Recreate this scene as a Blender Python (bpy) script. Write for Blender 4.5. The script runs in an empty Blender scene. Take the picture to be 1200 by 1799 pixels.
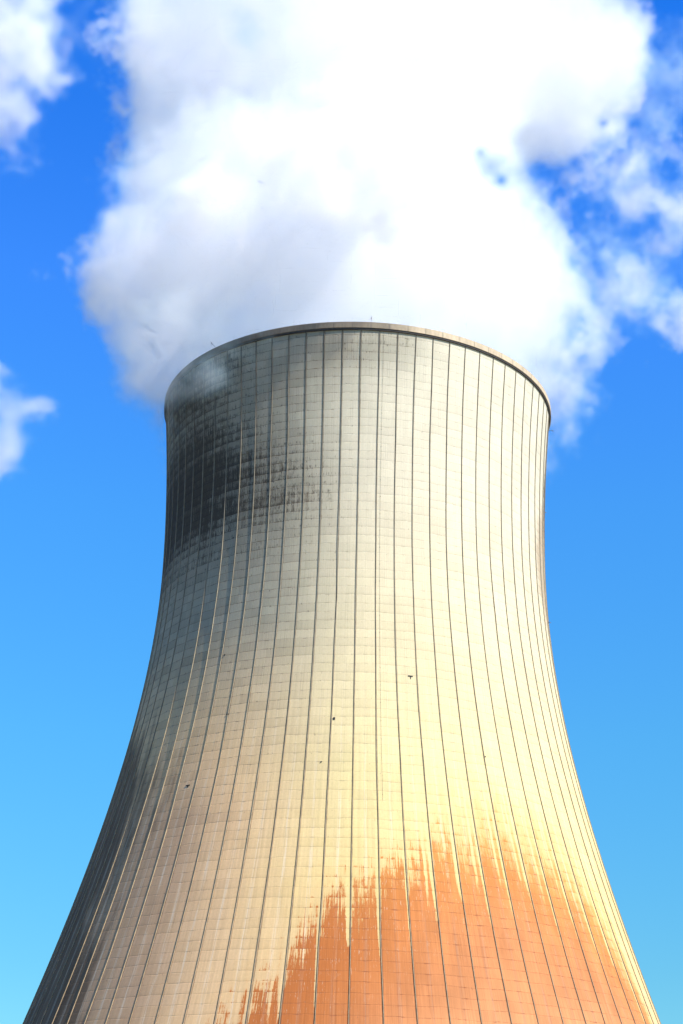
import bpy, math, random
import numpy as np
from mathutils import Matrix, Vector

sc = bpy.context.scene
COL = sc.collection
R = math.radians
rng = np.random.default_rng(7)
random.seed(7)

# ------------------------------------------------------------------ camera
CAM_D, CAM_H = 282.301, 1.7
PITCH, ROLL, YAW = R(23.4), R(1.421), R(0.514)
FPX = 2934.432                                  # focal length in pixels of a 1200 px wide frame
h0 = Vector((-math.sin(YAW), math.cos(YAW), 0))
r0 = Vector((math.cos(YAW), math.sin(YAW), 0))
zz = Vector((0, 0, 1))
fwd = h0 * math.cos(PITCH) + zz * math.sin(PITCH)
up0 = -h0 * math.sin(PITCH) + zz * math.cos(PITCH)
rgt = r0 * math.cos(ROLL) + up0 * math.sin(ROLL)
upv = up0 * math.cos(ROLL) - r0 * math.sin(ROLL)
cam_loc = Vector((0, -CAM_D, CAM_H))
cd = bpy.data.cameras.new('camera')
cam = bpy.data.objects.new('camera', cd)
COL.objects.link(cam)
m = Matrix((rgt, upv, -fwd)).transposed().to_4x4()
m.translation = cam_loc
cam.matrix_world = m
cd.sensor_fit = 'HORIZONTAL'
cd.sensor_width = 36
cd.lens = 36 * FPX / 1200
cd.clip_start = 0.5
cd.clip_end = 30000
sc.camera = cam

# ------------------------------------------------------------------ sun, sky, exposure
SUN_AZ, SUN_EL = R(52), R(43)                   # azimuth measured from -Y towards +X
sdir = Vector((math.cos(SUN_EL) * math.sin(SUN_AZ), -math.cos(SUN_EL) * math.cos(SUN_AZ), math.sin(SUN_EL)))
sl = bpy.data.lights.new('sun', 'SUN')
sl.energy = 5.0
sl.angle = R(0.5)
sl.color = (1.0, 0.94, 0.86)
so = bpy.data.objects.new('sun', sl)
so.rotation_euler = sdir.to_track_quat('Z', 'Y').to_euler()
so.location = sdir * 400
COL.objects.link(so)

w = bpy.data.worlds.new('World')
sc.world = w
w.use_nodes = True
wt = w.node_tree
bg = wt.nodes['Background']
sky = wt.nodes.new('ShaderNodeTexSky')
sky.sky_type = 'NISHITA'
sky.sun_disc = False
sky.sun_elevation = SUN_EL
sky.sun_rotation = math.pi - SUN_AZ
sky.air_density = 1.0
sky.dust_density = 0.3
sky.ozone_density = 3.0
bg.inputs['Strength'].default_value = 0.15
# a clear, strong blue by elevation; unseen upper sky dimmed to cut fill light
tc = wt.nodes.new('ShaderNodeTexCoord')
sx = wt.nodes.new('ShaderNodeSeparateXYZ')
wt.links.new(tc.outputs['Generated'], sx.inputs[0])
sr = wt.nodes.new('ShaderNodeValToRGB')
wt.links.new(sx.outputs['Z'], sr.inputs[0])
els = [(0.0, (.16, .26, .26)), (0.14, (.130, .298, .336)), (0.27, (.128, .366, .46)), (0.397, (.124, .396, .60)), (0.517, (.112, .378, .75)),
       (0.637, (.045, .32, .76)), (0.78, (.03, .14, .36)), (1.0, (.02, .08, .20))]
cr = sr.color_ramp
while len(cr.elements) < len(els):
    cr.elements.new(0.5)
for e, (p, c) in zip(cr.elements, els):
    e.position = p
    e.color = (*c, 1)
mx = wt.nodes.new('ShaderNodeMix')
mx.data_type = 'RGBA'
mx.blend_type = 'MULTIPLY'
mx.inputs[0].default_value = 1
wt.links.new(sky.outputs[0], mx.inputs['A'])
wt.links.new(sr.outputs[0], mx.inputs['B'])
dbl = wt.nodes.new('ShaderNodeVectorMath')
dbl.operation = 'SCALE'
dbl.inputs['Scale'].default_value = 2.0
wt.links.new(mx.outputs['Result'], dbl.inputs[0])
wt.links.new(dbl.outputs[0], bg.inputs['Color'])

vs = sc.view_settings
vs.view_transform = 'Standard'
vs.look = 'None'
vs.gamma = 1.0
vs.use_curve_mapping = False
vs.exposure = 0.55
cy = sc.cycles
cy.max_bounces = 14
cy.diffuse_bounces = 3
cy.volume_bounces = 12
cy.transparent_max_bounces = 16
cy.volume_step_rate = 3.0
cy.use_adaptive_sampling = True
cy.adaptive_threshold = 0.03
cy.use_denoising = True
cy.denoiser = 'OPENIMAGEDENOISE'
cy.sample_clamp_indirect = 10

# ------------------------------------------------------------------ helpers
def at(px, py, Y):
    """A point of the plane y = Y seen along the direction through photo pixel (px, py)."""
    d = fwd + rgt * ((px - 600) / FPX) + upv * (-(py - 899.5) / FPX)
    return cam_loc + d * ((Y - cam_loc.y) / d.y)

class MB:
    def __init__(s):
        s.v, s.f = [], []
    def box(s, c, sx, sy, sz, M=None):
        b = len(s.v)
        for dx in (-.5, .5):
            for dy in (-.5, .5):
                for dz in (-.5, .5):
                    p = Vector((dx * sx, dy * sy, dz * sz)) + Vector(c)
                    s.v.append(M @ p if M else p)
        s.f += [[b + i for i in q] for q in ((0, 1, 3, 2), (4, 6, 7, 5), (0, 4, 5, 1), (2, 3, 7, 6), (0, 2, 6, 4), (1, 5, 7, 3))]
    def tube(s, p, q, r1, r2, n=8, M=None):
        p, q = Vector(p), Vector(q)
        d = (q - p).normalized()
        a = d.orthogonal().normalized()
        c = d.cross(a)
        b = len(s.v)
        for (o, r) in ((p, r1), (q, r2)):
            for k in range(n):
                t = 2 * math.pi * k / n
                u = o + a * (r * math.cos(t)) + c * (r * math.sin(t))
                s.v.append(M @ u if M else u)
        for k in range(n):
            s.f.append([b + k, b + (k + 1) % n, b + n + (k + 1) % n, b + n + k])
        s.f.append([b + k for k in range(n)][::-1])
        s.f.append([b + n + k for k in range(n)])
    def ball(s, c, r, M=None, n=8, sq=1.0):
        b = len(s.v)
        for i in range(1, n):
            for j in range(n * 2):
                a, t = math.pi * i / n, math.pi * j / n
                p = Vector(c) + Vector((r * math.sin(a) * math.cos(t), r * math.sin(a) * math.sin(t), r * sq * math.cos(a)))
                s.v.append(M @ p if M else p)
        for i in range(n - 2):
            for j in range(n * 2):
                k = (j + 1) % (n * 2)
                s.f.append([b + i * n * 2 + j, b + (i + 1) * n * 2 + j, b + (i + 1) * n * 2 + k, b + i * n * 2 + k])
        s.f.append([b + j for j in range(n * 2)])
        s.f.append([b + (n - 2) * n * 2 + j for j in range(n * 2)][::-1])
    def build(s, name, mat, parent=None, smooth=False):
        me = bpy.data.meshes.new(name)
        me.from_pydata([tuple(v) for v in s.v], [], s.f)
        me.materials.append(mat)
        if smooth:
            me.polygons.foreach_set('use_smooth', [True] * len(me.polygons))
        me.update()
        o = bpy.data.objects.new(name, me)
        COL.objects.link(o)
        o.parent = parent
        return o

def tag(o, label=None, cat=None, group=None, kind=None):
    for k, v in (('label', label), ('category', cat), ('group', group), ('kind', kind)):
        if v:
            o[k] = v
    return o

class NT:
    """Small helper to write node trees as expressions."""
    def __init__(s, nt):
        s.nt = nt
    def n(s, t, **kw):
        x = s.nt.nodes.new(t)
        for k, v in kw.items():
            setattr(x, k, v)
        return x
    def put(s, inp, v):
        if hasattr(v, 'is_output') or isinstance(v, bpy.types.NodeSocket):
            s.nt.links.new(v, inp)
        else:
            inp.default_value = v
    def m(s, op, a, b=None, c=None, clamp=False):
        x = s.n('ShaderNodeMath', operation=op, use_clamp=clamp)
        s.put(x.inputs[0], a)
        if b is not None: s.put(x.inputs[1], b)
        if c is not None: s.put(x.inputs[2], c)
        return x.outputs[0]
    def add(s, a, b): return s.m('ADD', a, b)
    def sub(s, a, b): return s.m('SUBTRACT', a, b)
    def mul(s, a, b): return s.m('MULTIPLY', a, b)
    def mx(s, a, b): return s.m('MAXIMUM', a, b)
    def mn(s, a, b): return s.m('MINIMUM', a, b)
    def ss(s, x, lo, hi, a=0.0, b=1.0):
        r = s.n('ShaderNodeMapRange', interpolation_type='SMOOTHSTEP')
        s.put(r.inputs[0], x); s.put(r.inputs[1], lo); s.put(r.inputs[2], hi)
        s.put(r.inputs[3], a); s.put(r.inputs[4], b)
        return r.outputs[0]
    def xyz(s, x, y, z=0.0):
        c = s.n('ShaderNodeCombineXYZ')
        s.put(c.inputs[0], x); s.put(c.inputs[1], y); s.put(c.inputs[2], z)
        return c.outputs[0]
    def noise(s, vec, scale=1.0, detail=3.0, rough=.5, dist=0.0):
        x = s.n('ShaderNodeTexNoise', noise_dimensions='3D')
        s.put(x.inputs['Vector'], vec)
        x.inputs['Scale'].default_value = scale
        x.inputs['Detail'].default_value = detail
        x.inputs['Roughness'].default_value = rough
        x.inputs['Distortion'].default_value = dist
        return x.outputs[0]
    def white(s, vec):
        x = s.n('ShaderNodeTexWhiteNoise', noise_dimensions='3D')
        s.put(x.inputs['Vector'], vec)
        return x.outputs['Value']
    def ramp(s, x, els, interp='LINEAR'):
        r = s.n('ShaderNodeValToRGB')
        s.put(r.inputs[0], x)
        c = r.color_ramp
        c.interpolation = interp
        while len(c.elements) < len(els):
            c.elements.new(.5)
        for e, (p, col) in zip(c.elements, els):
            e.position = p
            e.color = (*col, 1)
        return r.outputs[0]
    def mixc(s, f, a, b, mode='MIX'):
        x = s.n('ShaderNodeMix', data_type='RGBA', blend_type=mode)
        s.put(x.inputs[0], f)
        s.put(x.inputs['A'], a if not isinstance(a, tuple) else (*a, 1))
        s.put(x.inputs['B'], b if not isinstance(b, tuple) else (*b, 1))
        return x.outputs['Result']
    def scalec(s, col, f):
        x = s.n('ShaderNodeVectorMath', operation='SCALE')
        s.put(x.inputs[0], col)
        s.put(x.inputs['Scale'], f)
        return x.outputs[0]
    def attr(s, name):
        return s.n('ShaderNodeAttribute', attribute_name=name).outputs['Fac']

def material(name):
    mt = bpy.data.materials.new(name)
    mt.use_nodes = True
    return mt, NT(mt.node_tree), mt.node_tree.nodes['Principled BSDF']

def plain(name, col, rough=.8, metal=0, var=.25, scale=2.0):
    mt, t, b = material(name)
    co = t.n('ShaderNodeTexCoord').outputs['Object']
    nz = t.noise(co, scale, 5, .6)
    c = t.scalec((*col,), t.ss(nz, .25, .75, 1 - var, 1 + var))
    t.put(b.inputs['Base Color'], c)
    b.inputs['Roughness'].default_value = rough
    b.inputs['Metallic'].default_value = metal
    return mt

# ------------------------------------------------------------------ tower profile
ZR, RT, ZT, BL, BU = 143.268, 34.348, 111.985, 72.931, 99.758
TH0 = 0.65                                      # azimuth of one rib, degrees; ribs every 5 degrees
BAY = 5.0
def rad(z):
    u = z - ZT
    return RT * np.sqrt(1 + np.where(u < 0, (u / BL) ** 2, (u / BU) ** 2))
Z_BAND0, Z_BAND1 = ZR - 1.12, ZR

# ------------------------------------------------------------------ materials of the tower
def blob(th, z, t0, z0, st, sz):
    return np.exp(-((th - t0) / st) ** 2 - ((z - z0) / sz) ** 2)

RUST = [(-180, 18), (-60, 18), (-30, 20), (-22, 24.5), (-17, 29), (-11.5, 34), (-7.5, 39.5), (-2, 45), (3.5, 48.5), (9.5, 51), (15, 53.6),
        (21.5, 56.2), (28, 57), (35, 57), (44, 56), (49.5, 53), (56, 47.8), (62, 42), (65, 32), (72, 20), (180, 20)]

def shell_masks(th, z):
    """Weathering and painted-in shade of the shell as the photograph shows it, in degrees of azimuth and metres of height."""
    rz = np.interp(th, [a for a, b in RUST], [b for a, b in RUST]) - z         # metres below the upper edge of the rust
    soot_shade = (.74 * blob(th, z, -68, 117, 27, 13) + .50 * blob(th, z, -42, 115, 19, 13) + .34 * blob(th, z, -20, 114, 13, 10)
            + .62 * blob(th, z, -62, 141, 30, 8) + .34 * blob(th, z, -54, 130, 26, 12) + 1.3 * blob(th, z, 83, 123, 5.5, 9) + .30 * blob(th, z, 11, 141, 8, 3.2) + .22 * blob(th, z, -2, 139, 9, 4)  # rim-height blobs paint in the plume shadow and the shaded upper left
            + .12 * blob(th, z, -8, 112, 10, 12) + .45 * blob(th, z, -80, 112, 14, 14))
    grime_shade = (1.0 * blob(th, z, -81, 32, 25, 38) + .62 * blob(th, z, -69, 62, 14, 15) + .25 * blob(th, z, -45, 66, 9, 14)
             + .55 * blob(th, z, -52, 26, 7, 14))  # lower left: shade of the flank added to the stain
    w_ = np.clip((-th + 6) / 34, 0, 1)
    grey = w_ * w_ * (3 - 2 * w_) * np.clip((z - 45) / 45, 0, 1) + .55 * blob(th, z, 2, 138.5, 15, 4.5)  # blobs just under the rim are steam shadow put into the mask
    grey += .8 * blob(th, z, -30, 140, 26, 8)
    brown = blob(th, z, 77, 110, 11, 12) * 1.4 + .35 * blob(th, z, -13, 113, 4, 12)
    tan = np.clip((-th - 0) / 34, 0, 1) * np.clip((92 - z) / 34, 0, 1)
    return rz, np.clip(soot_shade, 0, 1.2), np.clip(grime_shade, 0, 1.2), np.clip(grey, 0, 1), np.clip(brown, 0, 1), np.clip(tan, 0, 1)

def make_concrete():
    mt, t, b = material('weathered_concrete_shell')
    uv = t.n('ShaderNodeUVMap', uv_map='UVMap').outputs[0]
    sp = t.n('ShaderNodeSeparateXYZ')
    t.put(sp.inputs[0], uv)
    u, v = sp.outputs[0], sp.outputs[1]          # u counts bays, v counts lifts of formwork (1.5 m)
    z = t.mul(v, 1.5)
    rz, soot_shade, grime_shade, grey, brown = [t.attr(a) for a in ('rust_depth', 'soot_shade', 'grime_shade', 'grey', 'brown')]
    fu = t.m('FRACT', u)
    fl = t.m('FLOOR', u)
    # slightly irregular lift lines
    wob = t.mul(t.sub(t.noise(t.xyz(t.mul(u, .9), t.mul(v, .25), 3.1), 1, 2), .5), .30)
    vv = t.add(v, wob)
    fv = t.m('FRACT', vv)
    row = t.m('FLOOR', vv)
    # ---- large scale tone
    zt = t.m('DIVIDE', z, 143.3)
    base = t.ramp(zt, [(0.0, (.62, .42, .24)), (.20, (.62, .43, .21)), (.33, (.64, .485, .20)), (.45, (.65, .53, .25)), (.60, (.63, .53, .315)), (.80, (.63, .56, .395)), (1.0, (.62, .57, .42))])
    big = t.noise(t.xyz(t.mul(u, .35), t.mul(v, .10), 7.7), 1, 4, .6)
    base = t.scalec(base, t.ss(big, .3, .7, .94, 1.04))
    # left flank: greyer, algae; steam shadow painted in below the rim
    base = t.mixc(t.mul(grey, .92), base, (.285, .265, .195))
    tn = t.attr('tan')
    base = t.mixc(t.m('MULTIPLY', tn, 1.5, clamp=True), base, (.64, .42, .215))
    base = t.mixc(t.ss(tn, .60, 1.15, 0.0, .8), base, (.385, .24, .145))
    # pinkish lower left
    # ---- panels
    third = t.m('FLOOR', t.add(t.mul(u, 1.5), t.mul(t.m('FLOOR', t.m('DIVIDE', vv, 3.0)), .37)))
    pn = t.white(t.xyz(third, row, 1.0))
    rn = t.white(t.xyz(fl, row, 5.0))
    r2 = t.white(t.xyz(2.0, row, 9.0))
    bn = t.white(t.xyz(fl, 0.0, 4.0))
    amp = t.add(.05, t.mul(grey, .09))
    tone = t.add(1.0, t.mul(t.add(t.add(t.sub(pn, .5), t.sub(rn, .5)), t.mul(t.sub(r2, .5), .8)), amp))
    tone = t.mul(tone, t.add(.985, t.mul(bn, .03)))
    base = t.scalec(base, tone)
    lift = t.ss(fv, .0, .45, .93, 1.0)
    base = t.scalec(base, t.mx(lift, t.ss(rn, .3, .5, 0.0, 1.0)))
    hue = t.white(t.xyz(t.add(third, 31.0), row, 2.0))
    base = t.mixc(t.mul(hue, .06), base, (.62, .44, .36))
    # ---- vertical streaks
    st = t.noise(t.xyz(t.mul(u, 9.0), t.mul(v, .09), 0.0), 1, 5, .62)
    st2 = t.noise(t.xyz(t.mul(u, 24.0), t.mul(v, .22), 5.0), 1, 3, .6)
    low = t.ss(z, 95, 45)
    base = t.scalec(base, t.add(1.0, t.mul(t.sub(st, .5), t.add(.16, t.mul(low, .34)))))
    base = t.scalec(base, t.add(1.0, t.mul(t.sub(st2, .5), .14)))
    base = t.scalec(base, t.ss(t.noise(t.xyz(t.mul(u, 14.0), t.mul(v, 4.0), 13.0), 1, 6, .75), .25, .75, .93, 1.06))
    # white run-off in the middle of each bay, lower part
    mid = t.m('ABSOLUTE', t.sub(fu, t.add(.5, t.mul(t.sub(t.noise(t.xyz(t.mul(fl, 3.3), t.mul(v, .05), 0.0), 1, 1), .5), .25))))
    run = t.mul(t.ss(mid, .10, .02), t.mul(t.ss(st2, .42, .6), t.mul(low, .45)))
    # ---- soot, with shade painted in below the rim, made of row-following blotches
    bl = t.noise(t.xyz(t.mul(u, 4.5), t.mul(vv, .85), 1.0), 1, 6, .72)
    bl2 = t.noise(t.xyz(t.mul(u, 16.0), t.mul(vv, .35), 4.0), 1, 5, .75)
    gate = t.ss(fv, .02, .5, .10, -.04)         # heavier just above each lift line
    key = t.add(t.add(t.mul(t.sub(bl, .5), 1.25), t.mul(t.sub(pn, .5), .10)), t.add(gate, t.add(t.mul(t.sub(bl2, .5), .8), t.mul(t.sub(st, .5), .9))))
    key = t.add(key, t.mul(t.sub(r2, .5), .30))
    sk = t.ss(t.add(t.mul(soot_shade, 1.0), t.mul(key, t.ss(soot_shade, .02, .3, .0, 1.0))), .34, .92)
    gr = t.noise(t.xyz(t.mul(u, 26.0), t.mul(vv, 2.6), 30.0), 1, 5, .8)
    sk = t.m('ADD', sk, t.mul(t.mul(t.sub(gr, .5), 2.2), t.mul(t.ss(sk, .02, .3), t.ss(sk, 1.0, .55, .35, 1.0))), clamp=True)
    soft = t.m('MULTIPLY', soot_shade, .58, clamp=True)
    base = t.mixc(soft, base, (.13, .115, .085))
    base = t.mixc(t.mul(sk, .90), base, (.045, .035, .025))
    # brown weathering
    bk = t.ss(t.add(brown, t.mul(key, .5)), .3, .9)
    base = t.mixc(t.mul(bk, .6), base, (.30, .20, .12))
    # ---- grime with the flank's shade painted in, lower left, in big irregular tongues
    gn = t.noise(t.xyz(t.mul(u, 1.6), t.mul(v, .11), 11.0), 1, 6, .62)
    gk = t.ss(t.add(grime_shade, t.mul(t.sub(gn, .5), 1.1)), .24, .56)
    base = t.mixc(t.mul(gk, .86), base, t.mixc(t.ss(gn, .3, .7), (.075, .048, .029), (.15, .10, .06)))
    # ---- rust coloured deposit: frayed upper edge, bay by bay
    bayoff = t.mul(t.sub(bn, .5), 3.0)
    cell = t.white(t.xyz(t.m('FLOOR', t.mul(u, 4.0)), row, 6.0))
    tongue = t.add(t.mul(t.sub(st, .5), 7.0), t.mul(t.sub(cell, .5), 3.2))
    fine = t.mul(t.sub(st2, .5), 9.0)
    st3 = t.noise(t.xyz(t.mul(u, 42.0), t.mul(v, .13), 15.0), 1, 3, .6)
    fine = t.add(fine, t.mul(t.sub(st3, .5), 18.0))
    patch = t.mul(t.sub(t.noise(t.xyz(t.mul(u, 5.0), t.mul(v, .8), 2.0), 1, 6, .75), .5), 13.0)
    rowb = t.mul(t.ss(fv, .35, .0), t.ss(patch, -1.5, 3.0, .0, 4.5))
    ew = t.white(t.xyz(fl, 4.0, 12.0))
    edge_r = t.mul(t.ss(fu, t.add(.78, t.mul(ew, .12)), .97), t.ss(rz, t.add(12.0, t.mul(ew, 18.0)), 3, 0.0, 22.0))      # clean strip beside each rib
    edge_l = t.mul(t.ss(fu, .09, .02), t.ss(rz, 14, 3, 0.0, 5.0))
    mw = t.white(t.xyz(fl, 8.0, 1.0))
    mnz = t.noise(t.xyz(t.mul(fl, 2.7), t.mul(v, .3), 3.0), 1, 4, .7)
    midc = t.mul(t.ss(t.m('ABSOLUTE', t.sub(fu, t.add(.5, t.add(t.mul(mw, .2), t.mul(t.sub(mnz, .5), .15))))), .075, .02), t.ss(rz, 14, 2, 0.0, t.mul(mw, 11.0)))
    d = t.sub(t.sub(t.sub(t.add(t.add(rz, bayoff), t.add(t.add(tongue, fine), t.add(patch, rowb))), edge_r), edge_l), midc)
    rk = t.ss(d, t.ss(u, 3.0, 8.0, -.5, -1.5), t.ss(u, 1.0, 7.0, 2.2, 7.5))
    leftn = t.mul(t.ss(u, 4.5, -1.5), rk)
    vein = t.mul(t.ss(d, -10.0, 0.0, 0.0, .6), t.ss(u, 1.0, 6.0, .3, 1.0))
    rc = t.ramp(t.m('DIVIDE', t.add(rz, t.mul(t.sub(big, .5), 14.0)), 30.0, clamp=True), [(0.0, (.56, .235, .055)), (.25, (.52, .195, .055)), (.6, (.48, .19, .072)), (1.0, (.52, .23, .098))])
    hu2 = t.ss(t.noise(t.xyz(t.mul(u, 1.5), t.mul(v, .2), 21.0), 1, 4), .3, .7, .90, 1.10)
    rc = t.scalec(rc, t.mul(hu2, t.add(.95, t.mul(pn, .09))))
    rc = t.mixc(t.mul(leftn, t.ss(rz, 26, 8, .35, .95)), rc, (.40, .125, .034))
    rc = t.scalec(rc, t.add(1.0, t.mul(t.sub(st3, .5), .6)))
    rc = t.scalec(rc, t.add(1.0, t.mul(t.sub(st, .5), .35)))
    dbl = t.ss(t.m('ABSOLUTE', t.sub(fu, t.add(.5, t.mul(t.sub(t.noise(t.xyz(t.mul(fl, 3.9), t.mul(v, .04), 2.0), 1, 1), .5), .3)))), .10, .01)
    rc = t.mixc(t.mul(t.mul(dbl, t.ss(st2, .4, .6)), t.ss(rz, 4, 16, 0.0, .55)), rc, (.34, .125, .05))
    base = t.mixc(vein, base, (.60, .34, .12))
    base = t.mixc(rk, base, rc)
    base = t.mixc(t.mul(run, t.sub(1.0, t.mul(rk, .8))), base, (.70, .60, .44))
    # scratches showing pale concrete through the deposit
    scr = t.mul(t.ss(t.noise(t.xyz(t.mul(u, 30.0), t.mul(v, .9), 8.0), 1, 4, .7), .60, .68), t.mul(rk, t.ss(rz, 24, 6)))
    base = t.mixc(t.mul(scr, .55), base, (.68, .56, .40))
    # ---- lift lines (horizontal joints), broken and uneven
    hb = t.noise(t.xyz(t.mul(u, 2.6), t.mul(row, 3.7), 6.0), 1, 3, .6)
    hb2 = t.noise(t.xyz(t.mul(u, 12.0), t.mul(row, 3.7), 16.0), 1, 2, .6)
    hl = t.mn(fv, t.sub(1.0, fv))
    line = t.mul(t.ss(hl, .06, .02), t.mx(t.ss(hb, .40, .66, .12, 1.0), t.mul(grey, .8)))
    line = t.mul(line, t.ss(hb2, .3, .6, .35, 1.0))
    # vertical formwork joints near the middle of the bay
    jn = t.white(t.xyz(fl, 3.0, 3.0))
    def joint(c0, wd):
        return t.ss(t.m('ABSOLUTE', t.sub(fu, c0)), wd, wd * .3)
    j1 = joint(t.add(.40, t.mul(jn, .12)), .014)
    j2 = joint(t.add(.50, t.mul(jn, .14)), .012)
    j3 = joint(t.add(.22, t.mul(jn, .05)), .010)
    jb = t.ss(t.noise(t.xyz(t.mul(fl, 5.7), t.mul(v, .35), 1.0), 1, 4, .6), .42, .62)
    js = t.add(t.add(j1, j2), t.mul(joint(t.add(.74, t.mul(jn, .05)), .010), t.add(.25, grey)))
    js = t.add(js, t.mul(j3, t.add(.3, grey)))
    vert = t.mul(js, jb)
    # crosses where both meet
    cross = t.mul(t.ss(t.m('ABSOLUTE', t.sub(fu, t.add(.45, t.mul(jn, .13)))), .17, .05), t.mul(t.ss(hl, .09, .03), t.ss(hb, .44, .6)))
    lstr = t.add(t.add(.30, t.mul(grey, .5)), t.mul(soot_shade, .3))
    lstr = t.add(lstr, t.mul(rk, .38))
    marks = t.m('MULTIPLY', t.add(line, t.add(t.mul(vert, .62), t.mul(cross, .6))), lstr, clamp=True)
    dark = t.mixc(rk, t.mixc(soot_shade, (.17, .13, .085), (.03, .024, .018)), (.25, .085, .035))
    base = t.mixc(marks, base, dark)
    # sparse small blotches sitting on the joints
    sp1 = t.noise(t.xyz(t.mul(u, 11.0), t.mul(vv, 2.2), 9.0), 1, 2, .5)
    spk = t.mul(t.ss(t.add(sp1, t.mul(soot_shade, .08)), .67, .72), t.ss(hl, .32, .10))
    base = t.mixc(t.mul(spk, t.add(.25, t.mul(t.add(soot_shade, grey), .6))), base, (.07, .06, .05))
    dn = t.noise(t.xyz(t.mul(u, 9.0), t.mul(row, 2.3), 19.0), 1, 4, .7)
    dash = t.mul(t.ss(t.add(dn, t.mul(soot_shade, .16)), .58, .66), t.mul(t.ss(t.m('ABSOLUTE', t.sub(fv, .30)), .20, .06), t.ss(gr, .40, .58)))
    base = t.mixc(t.m('MULTIPLY', t.mul(dash, t.ss(soot_shade, .04, .3)), .8, clamp=True), base, (.05, .04, .03))
    # dirty seam along each rib, with rib shadow painted in on the grey flank
    seam = t.mn(fu, t.sub(1.0, fu))
    sn = t.ss(t.noise(t.xyz(fl, t.mul(v, .8), 4.0), 1, 4), .3, .7, .45, 1.0)
    base = t.mixc(t.mul(t.mx(t.ss(seam, .044, .026), t.mul(grey, t.ss(fu, .92, .955))), t.mul(sn, t.ss(u, 0.0, 8.0, .85, .55))), base, (.085, .065, .048))
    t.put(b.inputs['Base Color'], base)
    b.inputs['Roughness'].default_value = .93
    b.inputs['Specular IOR Level'].default_value = .15
    bp = t.n('ShaderNodeBump')
    bp.inputs['Strength'].default_value = .5
    bp.inputs['Distance'].default_value = .05
    hgt = t.add(t.add(t.mul(t.ss(hl, .07, .01), -.6), t.mul(fv, .35)), t.add(t.mul(pn, .25), t.mul(bl, .5)))
    hgt = t.sub(hgt, t.mul(js, .3))
    t.put(bp.inputs['Height'], hgt)
    t.put(b.inputs['Normal'], bp.outputs[0])
    return mt

def make_rib_mat():
    mt, t, b = material('rib_concrete')
    co = t.n('ShaderNodeTexCoord').outputs['Object']
    sp = t.n('ShaderNodeSeparateXYZ')
    t.put(sp.inputs[0], co)
    nz = t.noise(co, .8, 5, .65)
    c = t.ramp(t.m('DIVIDE', sp.outputs[2], 143.3), [(0.0, (.30, .20, .11)), (.40, (.34, .26, .155)), (.72, (.26, .225, .155)), (1.0, (.16, .14, .10))])
    oi = t.n('ShaderNodeObjectInfo').outputs['Random']
    c = t.scalec(c, t.mul(t.ss(nz, .3, .7, .75, 1.1), t.add(.9, t.mul(oi, .2))))
    t.put(b.inputs['Base Color'], c)
    b.inputs['Roughness'].default_value = .9
    return mt

def make_band_mat():
    mt, t, b = material('rim_concrete')
    uv = t.n('ShaderNodeUVMap', uv_map='UVMap').outputs[0]
    sp = t.n('ShaderNodeSeparateXYZ')
    t.put(sp.inputs[0], uv)
    u, v = sp.outputs[0], sp.outputs[1]
    fl = t.m('FLOOR', u)
    fu = t.m('FRACT', u)
    pn = t.white(t.xyz(fl, 1.0, 0.0))
    st = t.noise(t.xyz(t.mul(u, 7.0), t.mul(v, .6), 0.0), 1, 4, .6)
    shade_left = t.ss(t.add(u, t.mul(t.noise(t.xyz(t.mul(u, 1.2), t.mul(v, .5), 9.0), 1, 3), 3.0)), 5.6, 3.2)  # plume shadow and the shaded left side painted into the rim colour
    c = t.mixc(shade_left, (.54, .43, .28), t.mixc(t.ss(u, 0.0, -9.0), (.23, .185, .125), (.075, .058, .042)))
    c = t.scalec(c, t.mul(t.add(.9, t.mul(pn, .16)), t.ss(st, .3, .7, .85, 1.1)))
    jt = t.ss(t.mn(fu, t.sub(1.0, fu)), .030, .012)
    c = t.mixc(t.mul(jt, .7), c, (.12, .10, .08))
    t.put(b.inputs['Base Color'], c)
    b.inputs['Roughness'].default_value = .9
    return mt

M_SHELL, M_RIB, M_BAND = make_concrete(), make_rib_mat(), make_band_mat()
M_INNER = plain('inner_concrete', (.30, .29, .27))
M_STEEL = plain('galvanised_steel', (.10, .10, .11), .5, .6)
M_RED = plain('red_lamp_glass', (.16, .05, .05), .3)
M_DARK = plain('flat_dark', (.05, .045, .04))

# ------------------------------------------------------------------ the cooling tower
tower = bpy.data.objects.new('cooling_tower', None)
COL.objects.link(tower)
tower.empty_display_size = 10
tag(tower, 'ribbed cream concrete cooling tower with sooty black and orange rust stains, steaming at its rim', 'cooling tower')

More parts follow.
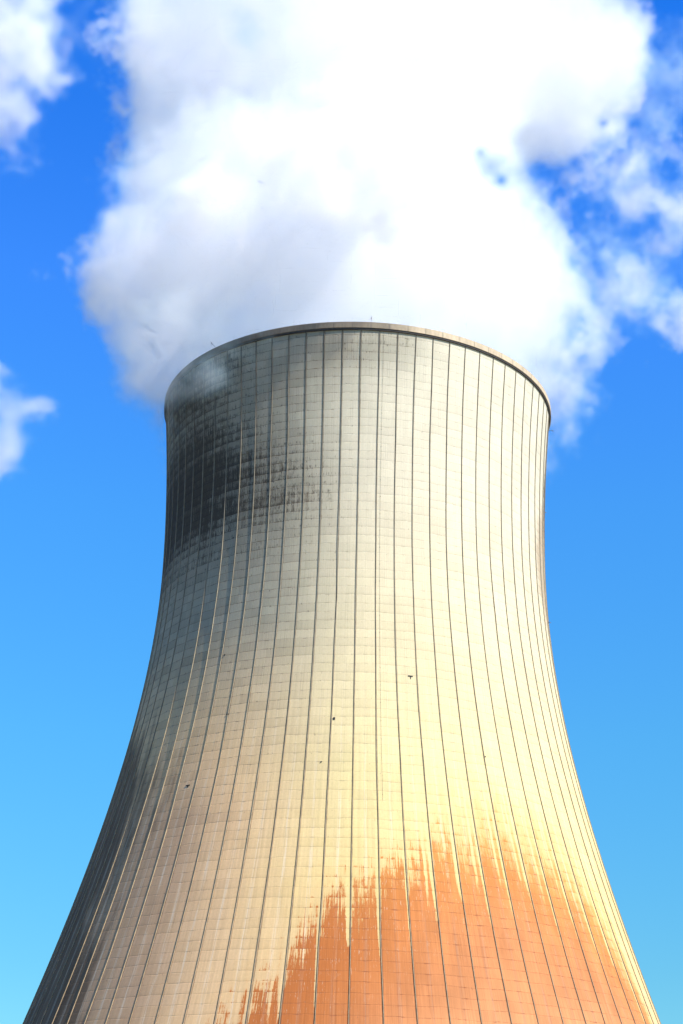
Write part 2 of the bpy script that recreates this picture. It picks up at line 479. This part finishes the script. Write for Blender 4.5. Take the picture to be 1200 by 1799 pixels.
def grid_mesh(name, th, zs, rfun, mat, smooth=True, uvf=None, flip=False):
    nt_, nz_ = len(th), len(zs)
    T, Z = np.meshgrid(np.radians(th), zs, indexing='ij')
    Rr = rfun(Z)
    V = np.stack([Rr * np.sin(T), -Rr * np.cos(T), Z], -1).reshape(-1, 3)
    i, j = np.meshgrid(np.arange(nt_ - 1), np.arange(nz_ - 1), indexing='ij')
    a = (i * nz_ + j).ravel()
    F = np.stack([a, a + nz_, a + nz_ + 1, a + 1], -1)
    if flip:
        F = F[:, ::-1]
    me = bpy.data.meshes.new(name)
    me.vertices.add(len(V))
    me.vertices.foreach_set('co', V.ravel())
    me.loops.add(F.size)
    me.loops.foreach_set('vertex_index', F.ravel().astype(np.int32))
    me.polygons.add(len(F))
    me.polygons.foreach_set('loop_start', np.arange(0, F.size, 4, dtype=np.int32))
    me.polygons.foreach_set('loop_total', np.full(len(F), 4, dtype=np.int32))
    me.update(calc_edges=True)
    if uvf:
        uvl = me.uv_layers.new(name='UVMap')
        tv = np.repeat(np.array(th), nz_)
        zv = np.tile(np.array(zs), nt_)
        U, Vv = uvf(tv, zv)
        uvl.data.foreach_set('uv', np.stack([U, Vv], -1)[F.ravel()].ravel())
    me.materials.append(mat)
    me.polygons.foreach_set('use_smooth', [smooth] * len(F))
    return me

shell_top = Z_BAND0 + .15
th = np.linspace(-180, 180, 721)
zs = np.linspace(0, shell_top, 300)
me = grid_mesh('shell', th, zs, rad, M_SHELL, True, lambda a, b: ((a - TH0) / BAY, b / 1.5))
TV, ZV = np.repeat(th, len(zs)), np.tile(zs, len(th))
for nm, arr in zip(('rust_depth', 'soot_shade', 'grime_shade', 'grey', 'brown', 'tan'), shell_masks(TV, ZV)):
    at_ = me.attributes.new(nm, 'FLOAT', 'POINT')
    at_.data.foreach_set('value', arr.astype(np.float32))
shell = bpy.data.objects.new('shell', me)
COL.objects.link(shell)
shell.parent = tower
inner = bpy.data.objects.new('inner_wall', grid_mesh('inner_wall', np.linspace(-180, 180, 145), np.linspace(0, ZR - .6, 60), lambda z: rad(z) - .8, M_INNER, True, None, True))
COL.objects.link(inner)
inner.parent = tower

# rim beam: an overhanging ring with a dark shade ring below, panelled every bay
def ring(name, prof, mat, segs=720, uvs=True, smooth=False):
    """A closed ring swept from a profile of (radius, z) points."""
    n = len(prof)
    th_ = np.radians(np.linspace(-180, 180, segs, endpoint=False))
    V = [(r * math.sin(a), -r * math.cos(a), z) for a in th_ for (r, z) in prof]
    F = [[i * n + k, ((i + 1) % segs) * n + k, ((i + 1) % segs) * n + (k + 1) % n, i * n + (k + 1) % n] for i in range(segs) for k in range(n)]
    me = bpy.data.meshes.new(name)
    me.from_pydata(V, [], F)
    uvl = me.uv_layers.new(name='UVMap')
    uv = []
    for i in range(segs):
        a0 = (np.degrees(th_[i]) - TH0) / BAY + .5
        a1 = a0 + 360 / segs / BAY
        for k in range(n):
            z0, z1 = prof[k][1], prof[(k + 1) % n][1]
            uv += [a0, z0, a1, z0, a1, z1, a0, z1]
    uvl.data.foreach_set('uv', uv)
    me.materials.append(mat)
    o = bpy.data.objects.new(name, me)
    COL.objects.link(o)
    o.parent = tower
    return o
RB = float(rad(ZR)) + .30
ring('recess_shade', [(RB - 1.2, Z_BAND0 - .30), (RB - .17, Z_BAND0 - .30), (RB - .10, Z_BAND0 - .004), (RB - 1.2, Z_BAND0 - .004)], M_DARK)  # shade of the recess under the beam, put in as a dark ring
ring('rim_beam', [(RB - 1.6, Z_BAND0), (RB, Z_BAND0), (RB, Z_BAND1 - .06), (RB - .06, Z_BAND1), (RB - 1.6, Z_BAND1)], M_BAND)

# ribs: one upright fin every five degrees, each slightly uneven
def rib_mesh(seed):
    r_ = np.random.default_rng(seed)
    zs_ = np.linspace(0, Z_BAND0 - .02, 110)
    w_ = np.interp(zs_, np.linspace(0, 142, 16), r_.normal(0, .045, 16))
    Rr = rad(zs_)
    sl_ = np.gradient(Rr, zs_)
    hw, hh = .045, .125
    V, F = [], []
    for k, (z_, r2, dx, s_) in enumerate(zip(zs_, Rr, w_, sl_)):
        n_ = 1 / math.sqrt(1 + s_ * s_)
        for (sx_, off) in ((-hw * 1.25, -.06), (-hw, hh), (hw, hh), (hw * 1.25, -.06)):
            V.append((sx_ + dx, -(r2 + off * n_), z_ - off * n_ * s_))
    for k in range(len(zs_) - 1):
        for q in range(3):
            a = k * 4 + q
            F.append([a, a + 1, a + 5, a + 4])
    F.append([0, 3, 2, 1])
    b_ = (len(zs_) - 1) * 4
    F.append([b_, b_ + 1, b_ + 2, b_ + 3])
    me = bpy.data.meshes.new('rib')
    me.from_pydata(V, [], F)
    me.materials.append(M_RIB)
    return me
rmesh = [rib_mesh(50 + i) for i in range(9)]
rib0 = bpy.data.objects.new('rib', rmesh[0])
COL.objects.link(rib0)
rib0.parent = tower
rib0.rotation_euler.z = R(TH0)
for k in range(1, 72):
    o = rib0.copy()
    o.data = rmesh[(k * 5) % 9]
    o.parent = tower
    o.rotation_euler.z = R(TH0 + BAY * k)
    COL.objects.link(o)

def frame(thd, z, off=0.0):
    """Local frame on the shell: x along the tangent, y outward, z up."""
    a = R(thd)
    r_ = float(rad(z)) + off
    M = Matrix.Translation((r_ * math.sin(a), -r_ * math.cos(a), z)) @ Matrix.Rotation(a + math.pi, 4, 'Z')
    return M

# lightning rods and obstruction lamps on the rim
for (a, hgt) in ((-37, 1.5), (-18, 1.45), (-8.5, .5), (25, .35), (47, .7), (65, .5), (80, .6), (120, 1.5), (160, 1.5), (-120, 1.5), (-80, 1.4)):
    M = Matrix.Translation((math.sin(R(a)) * (RB - .3), -math.cos(R(a)) * (RB - .3), Z_BAND1 - .02)) @ Matrix.Rotation(R(a), 4, 'Z')
    mb = MB()
    mb.tube((0, 0, 0), (0, 0, hgt), .022, .012, 6, M)
    mb.box((0, 0, .04), .16, .16, .08, M)
    mb.build('lightning_rod', M_STEEL, tower)
for (a, lean) in ((3.2, 0.0), (-43.5, .9), (140, 0), (-140, 0)):
    M = Matrix.Translation((math.sin(R(a)) * (RB - .25), -math.cos(R(a)) * (RB - .25), Z_BAND1 - .02)) @ Matrix.Rotation(R(a), 4, 'Z')
    mb = MB()
    mb.box((0, 0, .05), .2, .2, .1, M)
    tip = Vector((-.35 * bool(lean), -lean, .75 if not lean else .55))
    mb.tube((0, 0, 0), tip, .035, .03, 8, M)
    mb.tube(tip, tip + Vector((0, 0, .5 if not lean else .05)), .02, .012, 6, M)
    mast = mb.build('lamp_mast', M_STEEL, tower)
    mb = MB()
    mb.tube(tip, tip + Vector((0, 0, .10)), .09, .10, 10, M)
    mb.ball(tip + Vector((0, 0, .16)), .10, M, 6, 1.1)
    mb.build('warning_lamp', M_RED, mast, True)
for (a, z_, ln) in ((86.0, 140.2, 1.0), (83.0, 122.8, .30), (80.0, 101.0, .45)):
    M = frame(a, z_)
    mb = MB()
    mb.box((0, .03, 0), .3, .10, .3, M)
    mb.tube((0, 0, 0), (0, ln * .8, .03), .035, .03, 8, M)
    mb.tube((0, ln * .7, .04), (0, ln, -.10), .06, .07, 8, M)
    mb.build('bracket_arm', M_STEEL, tower)

# small anchors and lugs left on the shell
for (a, z_, w_, h_, tee) in ((14.0, 80.9, .75, .55, 1), (-36.5, 63.8, .75, .5, 1), (-3.7, 73.1, .28, .40, 0), (-33.5, 85.6, .25, .1, 0),
                         (-29.5, 75.0, .45, .10, 0), (31, 69, .2, .1, 0), (-6, 66, .22, .08, 0)):
    M = frame(a, z_)
    mb = MB()
    mb.box((0, .05, 0), w_, .14, .12 if tee else h_, M)
    if tee:
        mb.box((0, .045, -h_ * .5), .12, .12, h_, M)
    else:
        mb.tube((0, .05, 0), (0, .22, -.02), .05, .05, 6, M)
    mb.build('anchor_lug', M_DARK, tower)

# vertical lightning conductor strap running down beside a rib
mb = MB()
zz_ = np.linspace(60, Z_BAND0 - .1, 60)
for a_, b_ in zip(zz_[:-1], zz_[1:]):
    aa = R(TH0 + 5 + 1.05)
    p_ = [Vector((math.sin(aa) * (float(rad(q)) + .05), -math.cos(aa) * (float(rad(q)) + .05), q)) for q in (a_, b_)]
    mb.tube(p_[0], p_[1], .013, .013, 5)
for q in np.arange(61, 141, 3.0):
    M = frame(TH0 + 6.05, float(q))
    mb.box((0, .03, 0), .09, .06, .05, M)
mb.build('conductor_strap', M_RIB, tower)

# ------------------------------------------------------------------ ground
mt, t, b = material('pale_gravel_yard')
co = t.n('ShaderNodeTexCoord').outputs['Object']
n1 = t.noise(co, .02, 6, .6)
n2 = t.noise(co, .8, 5, .6)
c = t.mixc(t.ss(n1, .35, .65), (.20, .165, .11), (.27, .22, .15))
t.put(b.inputs['Base Color'], t.scalec(c, t.ss(n2, .3, .7, .7, 1.25)))
b.inputs['Roughness'].default_value = .95
mb = MB()
N = 96
mb.v.append(Vector((0, 0, 0)))
rings = [60, 150, 400, 1200, 4000, 12000]
for r_ in rings:
    for k in range(N):
        mb.v.append(Vector((r_ * math.cos(2 * math.pi * k / N), r_ * math.sin(2 * math.pi * k / N), 0)))
for k in range(N):
    mb.f.append([0, 1 + k, 1 + (k + 1) % N])
for i in range(len(rings) - 1):
    for k in range(N):
        a_, b_ = 1 + i * N + k, 1 + i * N + (k + 1) % N
        mb.f.append([a_, a_ + N, b_ + N, b_])
g = mb.build('ground', mt)
tag(g, kind='structure')

# ------------------------------------------------------------------ steam and drifting clouds
def bmat(n, step, spacing, phase):
    """Cubic B-spline interpolation matrix from a random lattice to n samples."""
    x = np.arange(n) * step / spacing + phase
    L = int(x[-1]) + 4
    i = np.floor(x).astype(int)
    f = x - i
    W = np.zeros((n, L), np.float32)
    for k, wk in enumerate(((1 - f) ** 3 / 6, (3 * f ** 3 - 6 * f ** 2 + 4) / 6, (-3 * f ** 3 + 3 * f ** 2 + 3 * f + 1) / 6, f ** 3 / 6)):
        W[np.arange(n), i + k] = wk
    return W

CORE = (.078, 4.0, 3.0, 4.5)       # density per metre, softness (m), noise amplitude (m), blending (m)
def lattice_noise(dim, step, spacing, r_, squash=1.0):
    mats = [bmat(dim[k], step, spacing * (squash if k == 2 else 1), r_.random()) for k in range(3)]
    g_ = r_.standard_normal([q.shape[1] for q in mats]).astype(np.float32)
    for q in mats:
        g_ = np.moveaxis(np.tensordot(q, g_, axes=(1, 0)), 0, -1)      # consumes one axis and appends the sampled one
    return g_ / .35

def fractal(dim, step, spacing, octaves, gain, r_, billow=False):
    out = np.zeros(dim, np.float32)
    a_, tot = 1.0, 0.0
    for o in range(octaves):
        if spacing < step * 1.2:
            break
        n_ = lattice_noise(dim, step, spacing, r_)
        out += a_ * ((np.abs(n_) * 1.3 - 1.0) if billow else n_)
        tot += a_ * a_
        a_ *= gain
        spacing *= .5
    return out / math.sqrt(tot)

def make_cloud_field(lo, hi, step, blobs, seed, amp, base_sp=22.0, octs=6, gain=.66):
    dim = tuple(int((hi[k] - lo[k]) / step) for k in range(3))
    r_ = np.random.default_rng(seed)
    ax = [lo[k] + (np.arange(dim[k]) + .5) * step for k in range(3)]
    X, Y, Z = [a_.astype(np.float32) for a_ in np.meshgrid(*ax, indexing='ij', sparse=True)]
    nf = fractal(dim, step, base_sp, octs, gain, r_)
    nb = fractal(dim, step, base_sp * .55, octs - 1, gain, r_, True)
    N_ = .55 * nf - .6 * nb
    fine = fractal(dim, step, 5.0, 4, .75, r_)
    dens = np.zeros(dim, np.float32)
    layers = {}
    for bl in blobs:                                 # (centre, radii, layer)
        layers.setdefault(bl[2], []).append(bl)
    for key, bs in layers.items():
        sigma, soft, namp, kk = key
        acc = None
        for (c_, rr_, _k) in bs:
            rm = min(rr_)
            q = np.sqrt(((X - c_[0]) / rr_[0]) ** 2 + ((Y - c_[1]) / rr_[1]) ** 2 + ((Z - c_[2]) / rr_[2]) ** 2 + 1e-6)
            s_ = (1 - q) * rm                        # inside distance, metres
            s_ = np.clip(s_, -30, 60)
            if acc is None:
                acc = np.exp(s_ / kk)
            else:
                acc += np.exp(s_ / kk)
        S = kk * np.log(acc) + N_ * namp + (fine * .7 if key is CORE else fine * 1.2)
        t_ = np.clip(S / soft, 0, 1)
        d_ = sigma * (t_ * t_ * (3 - 2 * t_))
        if key is not CORE:
            d_ = d_ * np.clip(.8 + .9 * fine, 0.03, 2.4)      # filaments
        dens = np.maximum(dens, d_)
    return dens, dim, ax, N_, fine

def fade_box(dens, n=3):
    for k in range(3):
        w_ = np.minimum(np.arange(dens.shape[k]), np.arange(dens.shape[k])[::-1]) / n
        dens *= np.clip(w_, 0, 1).reshape([-1 if q == k else 1 for q in range(3)]).astype(np.float32)
    return dens

M_VAP = bpy.data.materials.new('steam_vapour')
M_VAP.use_nodes = True
nt = M_VAP.node_tree
nt.nodes.clear()
out = nt.nodes.new('ShaderNodeOutputMaterial')
pv = nt.nodes.new('ShaderNodeVolumeScatter')
pv.phase = 'HENYEY_GREENSTEIN' if hasattr(pv, 'phase') else None

pv.inputs['Anisotropy'].default_value = 0.0
va = nt.nodes.new('ShaderNodeAttribute')
va.attribute_name = 'density'
nt.links.new(va.outputs['Fac'], pv.inputs['Density'])
crp = nt.nodes.new('ShaderNodeValToRGB')                 # the finest droplets scatter bluer light than the thick steam
crp.color_ramp.elements[0].position = 0.0
crp.color_ramp.elements[0].color = (.50, .89, 1.0, 1)
crp.color_ramp.elements[1].position = .055
crp.color_ramp.elements[1].color = (.925, .966, .974, 1)
nt.links.new(va.outputs['Fac'], crp.inputs[0])
nt.links.new(crp.outputs[0], pv.inputs['Color'])
nt.links.new(pv.outputs[0], out.inputs['Volume'])

M_SKIN, t, b = material('thin_vapour_skin')
nt = t.nt
tr = nt.nodes.new('ShaderNodeBsdfTransparent')
df = nt.nodes.new('ShaderNodeBsdfDiffuse')
df.inputs[0].default_value = (.8, .8, .8, 1)
ms = nt.nodes.new('ShaderNodeMixShader')
ms.inputs[0].default_value = .001
nt.links.new(tr.outputs[0], ms.inputs[1])
nt.links.new(df.outputs[0], ms.inputs[2])
nt.links.new(ms.outputs[0], nt.nodes['Material Output'].inputs['Surface'])
nt.nodes.remove(b)

def volume_nodes(name, lo, hi, dim, to_mesh, mat, threshold=.004, source=None):
    ng = bpy.data.node_groups.new(name, 'GeometryNodeTree')
    ng.interface.new_socket('Geometry', in_out='INPUT', socket_type='NodeSocketGeometry')
    ng.interface.new_socket('Geometry', in_out='OUTPUT', socket_type='NodeSocketGeometry')
    N = ng.nodes.new
    L = ng.links.new
    gi, go = N('NodeGroupInput'), N('NodeGroupOutput')
    vc = N('GeometryNodeVolumeCube')
    vc.inputs['Min'].default_value = lo
    vc.inputs['Max'].default_value = hi
    for k, nm in enumerate(('Resolution X', 'Resolution Y', 'Resolution Z')):
        vc.inputs[nm].default_value = dim[k]
    pos = N('GeometryNodeInputPosition')
    sp = N('ShaderNodeSeparateXYZ')
    L(pos.outputs[0], sp.inputs[0])
    idx = None
    mul = (dim[1] * dim[2], dim[2], 1)
    for k in range(3):
        mr = N('ShaderNodeMath'); mr.operation = 'SUBTRACT'
        L(sp.outputs[k], mr.inputs[0]); mr.inputs[1].default_value = lo[k]
        md = N('ShaderNodeMath'); md.operation = 'MULTIPLY'
        L(mr.outputs[0], md.inputs[0]); md.inputs[1].default_value = (dim[k] - 1) / (hi[k] - lo[k])
        rd = N('ShaderNodeMath'); rd.operation = 'ROUND'
        L(md.outputs[0], rd.inputs[0])
        fi = N('FunctionNodeFloatToInt')
        L(rd.outputs[0], fi.inputs[0])
        mm = N('FunctionNodeIntegerMath'); mm.operation = 'MULTIPLY'
        L(fi.outputs[0], mm.inputs[0]); mm.inputs[1].default_value = mul[k]
        if idx is None:
            idx = mm.outputs[0]
        else:
            ad = N('FunctionNodeIntegerMath'); ad.operation = 'ADD'
            L(idx, ad.inputs[0]); L(mm.outputs[0], ad.inputs[1])
            idx = ad.outputs[0]
    na = N('GeometryNodeInputNamedAttribute')
    na.data_type = 'FLOAT'
    na.inputs['Name'].default_value = 'd'
    si = N('GeometryNodeSampleIndex')
    si.data_type = 'FLOAT'
    si.domain = 'POINT'
    si.clamp = True
    if source:
        oi_ = N('GeometryNodeObjectInfo')
        oi_.inputs['Object'].default_value = source
        L(oi_.outputs['Geometry'], si.inputs['Geometry'])
    else:
        L(gi.outputs[0], si.inputs['Geometry'])
    L(na.outputs[0], si.inputs['Value'])
    L(idx, si.inputs['Index'])
    L(si.outputs[0], vc.inputs['Density'])
    geo = vc.outputs[0]
    if to_mesh:
        vm = N('GeometryNodeVolumeToMesh')
        L(geo, vm.inputs['Volume'])
        vm.inputs['Threshold'].default_value = threshold
        geo = vm.outputs[0]
    sm = N('GeometryNodeSetMaterial')
    sm.inputs['Material'].default_value = mat
    L(geo, sm.inputs[0])
    L(sm.outputs[0], go.inputs[0])
    return ng

def points_mesh(name, dens):
    me = bpy.data.meshes.new(name)
    n_ = dens.size
    me.vertices.add(n_)
    a_ = me.attributes.new('d', 'FLOAT', 'POINT')
    a_.data.foreach_set('value', dens.ravel())
    return me

def make_vapour(name, lo, hi, step, blobs, seed, amp=1.0, part='vapour', post=None, **kw):
    dens, dim, ax, n1_, n2_ = make_cloud_field(lo, hi, step, blobs, seed, amp, **kw)
    if post:
        dens = post(dens, ax, n1_, n2_)
    dens = fade_box(dens)
    lo_ = tuple(lo[k] + .5 * step for k in range(3))
    hi_ = tuple(lo[k] + (dim[k] - .5) * step for k in range(3))
    # the skin: a mesh round everything denser than a faint trace, from a coarser copy of the field
    cs = 2
    dc = np.ascontiguousarray(dens[:dim[0] // cs * cs, :dim[1] // cs * cs, :dim[2] // cs * cs].reshape(dim[0] // cs, cs, dim[1] // cs, cs, dim[2] // cs, cs).max((1, 3, 5)))
    dcs = dc.shape
    loc = tuple(lo[k] + .5 * step * cs for k in range(3))
    hic = tuple(lo[k] + (dcs[k] - .5) * step * cs for k in range(3))
    tmp = bpy.data.objects.new('tmp', points_mesh('tmp', dc))
    COL.objects.link(tmp)
    md = tmp.modifiers.new('v', 'NODES')
    md.node_group = volume_nodes('skin_nodes', loc, hic, dcs, True, M_SKIN)
    dg = bpy.context.evaluated_depsgraph_get()
    me = bpy.data.meshes.new_from_object(tmp.evaluated_get(dg))
    me.name = name
    bpy.data.objects.remove(tmp)
    print('SKIN', name, len(me.vertices), dim)
    if not me.materials:
        me.materials.append(M_SKIN)
    root = bpy.data.objects.new(name, me)
    COL.objects.link(root)
    src = bpy.data.objects.new('vapour_samples', points_mesh(part, dens))       # read by the nodes only, not in the scene
    v_ = bpy.data.objects.new(part, bpy.data.volumes.new(part))
    COL.objects.link(v_)
    v_.parent = root
    v_.data.materials.append(M_VAP)
    md = v_.modifiers.new('vapour', 'NODES')
    md.node_group = volume_nodes('vapour_nodes', lo_, hi_, dim, False, M_VAP, source=src)
    return root

def B(px, py, rpx, Y, key, sx=1.0, sy=1.0, sz=1.0):
    c_ = at(px, py, Y)
    r_ = rpx / FPX * (c_ - cam_loc).length
    return ((c_.x, c_.y, c_.z), (r_ * sx, r_ * sy, r_ * sz), key)

EDGE = (.06, 3.0, 4.5, 2.5)
SHEET = (.036, 2.6, 6.5, 2.5)
THIN = (.016, 5.0, 6.0, 2.5)
P = []
# the column inside the mouth
P.append(((0, 0, 138), (31, 31, 14), CORE))
# left bulge, spilling over the lee side of the rim, then the rising body
for q in ((312, 555, 112, -6), (296, 628, 66, -10), (304, 668, 30, -14), (340, 460, 135, -4), (355, 345, 140, 0), (322, 300, 120, 2), (312, 210, 108, 4), (335, 410, 138, 0), (370, 110, 140, 8), (385, -10, 165, 8),
          (470, 520, 165, -8), (500, 360, 190, -4), (540, 170, 210, 0), (600, 0, 240, 4), (650, 500, 160, -6), (690, 350, 175, -2), (720, 180, 190, 2), (800, 20, 230, 6),
          (810, 540, 150, 2), (850, 625, 85, 4), (890, 520, 88, 6), (930, 560, 55, 6), (780, 430, 130, 4), (880, 120, 150, 8), (970, 130, 125, 10), (960, 20, 110, 10), (1040, 110, 66, 10), (950, 215, 60, 10),
          (610, 560, 120, -2), (760, 620, 100, 0), (430, 610, 80, -6), (890, 400, 50, 8), (925, 460, 50, 8), (885, 655, 38, 6)):
    P.append(B(*q, CORE))
for q in ((235, 500, 62, -2), (235, 420, 50, 4), (245, 600, 46, -10), (268, 686, 30, -12), (218, 250, 44, 6), (222, 310, 44, 6), (228, 180, 50, 8), (262, 90, 50, 10), (215, 400, 46, 4), (212, 470, 48, 0), (240, 20, 45, 10), (238, 360, 40, 4),
          (1050, 180, 52, 12), (960, 620, 36, 8), (990, 540, 36, 10), (1075, 60, 45, 12)):
    P.append(B(q[0] - (12 if q[0] < 300 else 0), q[1], q[2] * 1.1, q[3], EDGE))
for q in ((1000, 270, 46, 14), (1055, 285, 40, 16), (1105, 308, 46, 20), (1155, 335, 44, 24), (1200, 350, 46, 26), (930, 365, 55, 12), (985, 400, 50, 14), (1030, 430, 52, 18), (1080, 465, 52, 20),
          (1110, 505, 50, 22), (1055, 530, 60, 18), (1005, 570, 40, 14), (1130, 562, 42, 22), (1190, 555, 40, 24), (995, 640, 48, 12), (985, 672, 30, 10), (1015, 615, 38, 12), (940, 300, 50, 12), (1230, 520, 50, 26), (970, 480, 50, 12)):
    P.append(B(*q, SHEET))
for q in ((1110, 30, 60, 18), (1140, 80, 50, 18), (1160, 480, 95, 26), (1150, 400, 85, 26), (1210, 440, 70, 28), (1070, 380, 80, 20), (1080, 560, 80, 20), (1000, 690, 48, 12), (1090, 270, 70, 20), (325, 650, 30, -36), (350, 665, 22, -36), (385, 628, 20, -36), (200, 110, 34, 10), (195, 15, 30, 12), (1080, 240, 40, 16), (1150, 150, 45, 18)):
    P.append(B(*q, THIN))
# the part that leans out over the near rim and shades the wall below it
for q in ((600, 300, 90, -47), (520, 290, 85, -46), (440, 300, 80, -42), (700, 330, 80, -47), (780, 345, 62, -47), (640, 200, 110, -36), (360, 370, 80, -32), (740, 230, 90, -38)):
    P.append(B(*q, (.10, 5.0, 3.5, 3.0)))
HOLES = [(862, 292, 34, 34), (880, 318, 24, 0), (845, 268, 22, 0),  (1020, 366, 34, 20), (1075, 380, 36, 22), (1135, 405, 44, 22), (930, 70, 0, 0), (1060, 215, 18, 14), (1120, 215, 50, 24), (430, 58, 38, 20)]

def carve(dens, ax, n1_, n2_):
    """Keep the vapour out of the concrete and open the gaps the photograph shows."""
    X, Y, Z = np.meshgrid(*[a_.astype(np.float32) for a_ in ax], indexing='ij', sparse=True)
    rr_ = np.sqrt(X * X + Y * Y)
    below = Z < ZR
    shell_ = (rr_ > rad(Z) - 1.0) & (rr_ < rad(Z) + .6) & below
    dens = np.where(shell_, 0, dens)
    # gaps: long tapering pockets in the vapour
    ray = np.array(fwd)
    for (px, py, rr, sq) in HOLES:
        if rr <= 0:
            continue
        c_ = np.array(at(px, py, 12))
        d_ = c_ - np.array(cam_loc)
        dist = np.linalg.norm(d_)
        d_ /= dist
        R_ = rr / FPX * dist
        vx, vy, vz = X - c_[0], Y - c_[1], Z - c_[2]
        al = vx * d_[0] + vy * d_[1] + vz * d_[2]
        q2 = (vx - al * d_[0]) ** 2 + (vy - al * d_[1]) ** 2 + (vz - al * d_[2]) ** 2
        q = np.sqrt(q2) / R_ + .55 * n1_ + .22 * n2_
        dens = dens * np.clip((q - .55) * 1.3, 0 if px > 600 else .45, 1)
    return dens.astype(np.float32)

plume = make_vapour('steam_plume', (-64, -62, 128), (82, 48, 250), .52, P, 11, post=carve)
tag(plume, 'thick white steam plume billowing up out of the cooling tower and over its rim', 'steam')

def bounds(bs, mg=13.0):
    lo = tuple(min(c_[k] - r_[k] for c_, r_, _ in bs) - mg for k in range(3))
    hi = tuple(max(c_[k] + r_[k] for c_, r_, _ in bs) + mg for k in range(3))
    return lo, hi

G = []
for q in ((-20, 60, 88, -52), (45, 60, 50, -52), (100, 85, 36, -52), (130, 100, 26, -52), (0, 150, 60, -52), (-10, 215, 62, -52), (40, 235, 34, -52), (-25, 290, 52, -52), (20, 10, 60, -52)):
    G.append(B(*q, (.07, 3.0, 4.0, 1.5)))
for q in ((100, 25, 40, -54), (150, 15, 34, -54), (50, 260, 38, -52), (75, 200, 26, -52), (145, 80, 26, -52)):
    G.append(B(*q, (.024, 3.5, 5.0, 1.5)))
c1 = make_vapour('drifting_cloud', *bounds(G), .75, G, 5)
tag(c1, 'ragged white steam cloud at the top left corner, apart from the plume', 'cloud')
G = []
for q in ((-10, 720, 38, -52), (-15, 780, 52, -52), (18, 815, 34, -52), (5, 665, 20, -52), (42, 812, 22, -52)):
    G.append(B(*q, (.07, 3.0, 4.0, 1.5)))
c2 = make_vapour('drifting_cloud', *bounds(G), .6, G, 9)
tag(c2, 'small wispy white cloud at the left edge, beside the tower rim', 'cloud')
for o in (c1, c2):
    o['group'] = 'clouds drifting left of the plume'
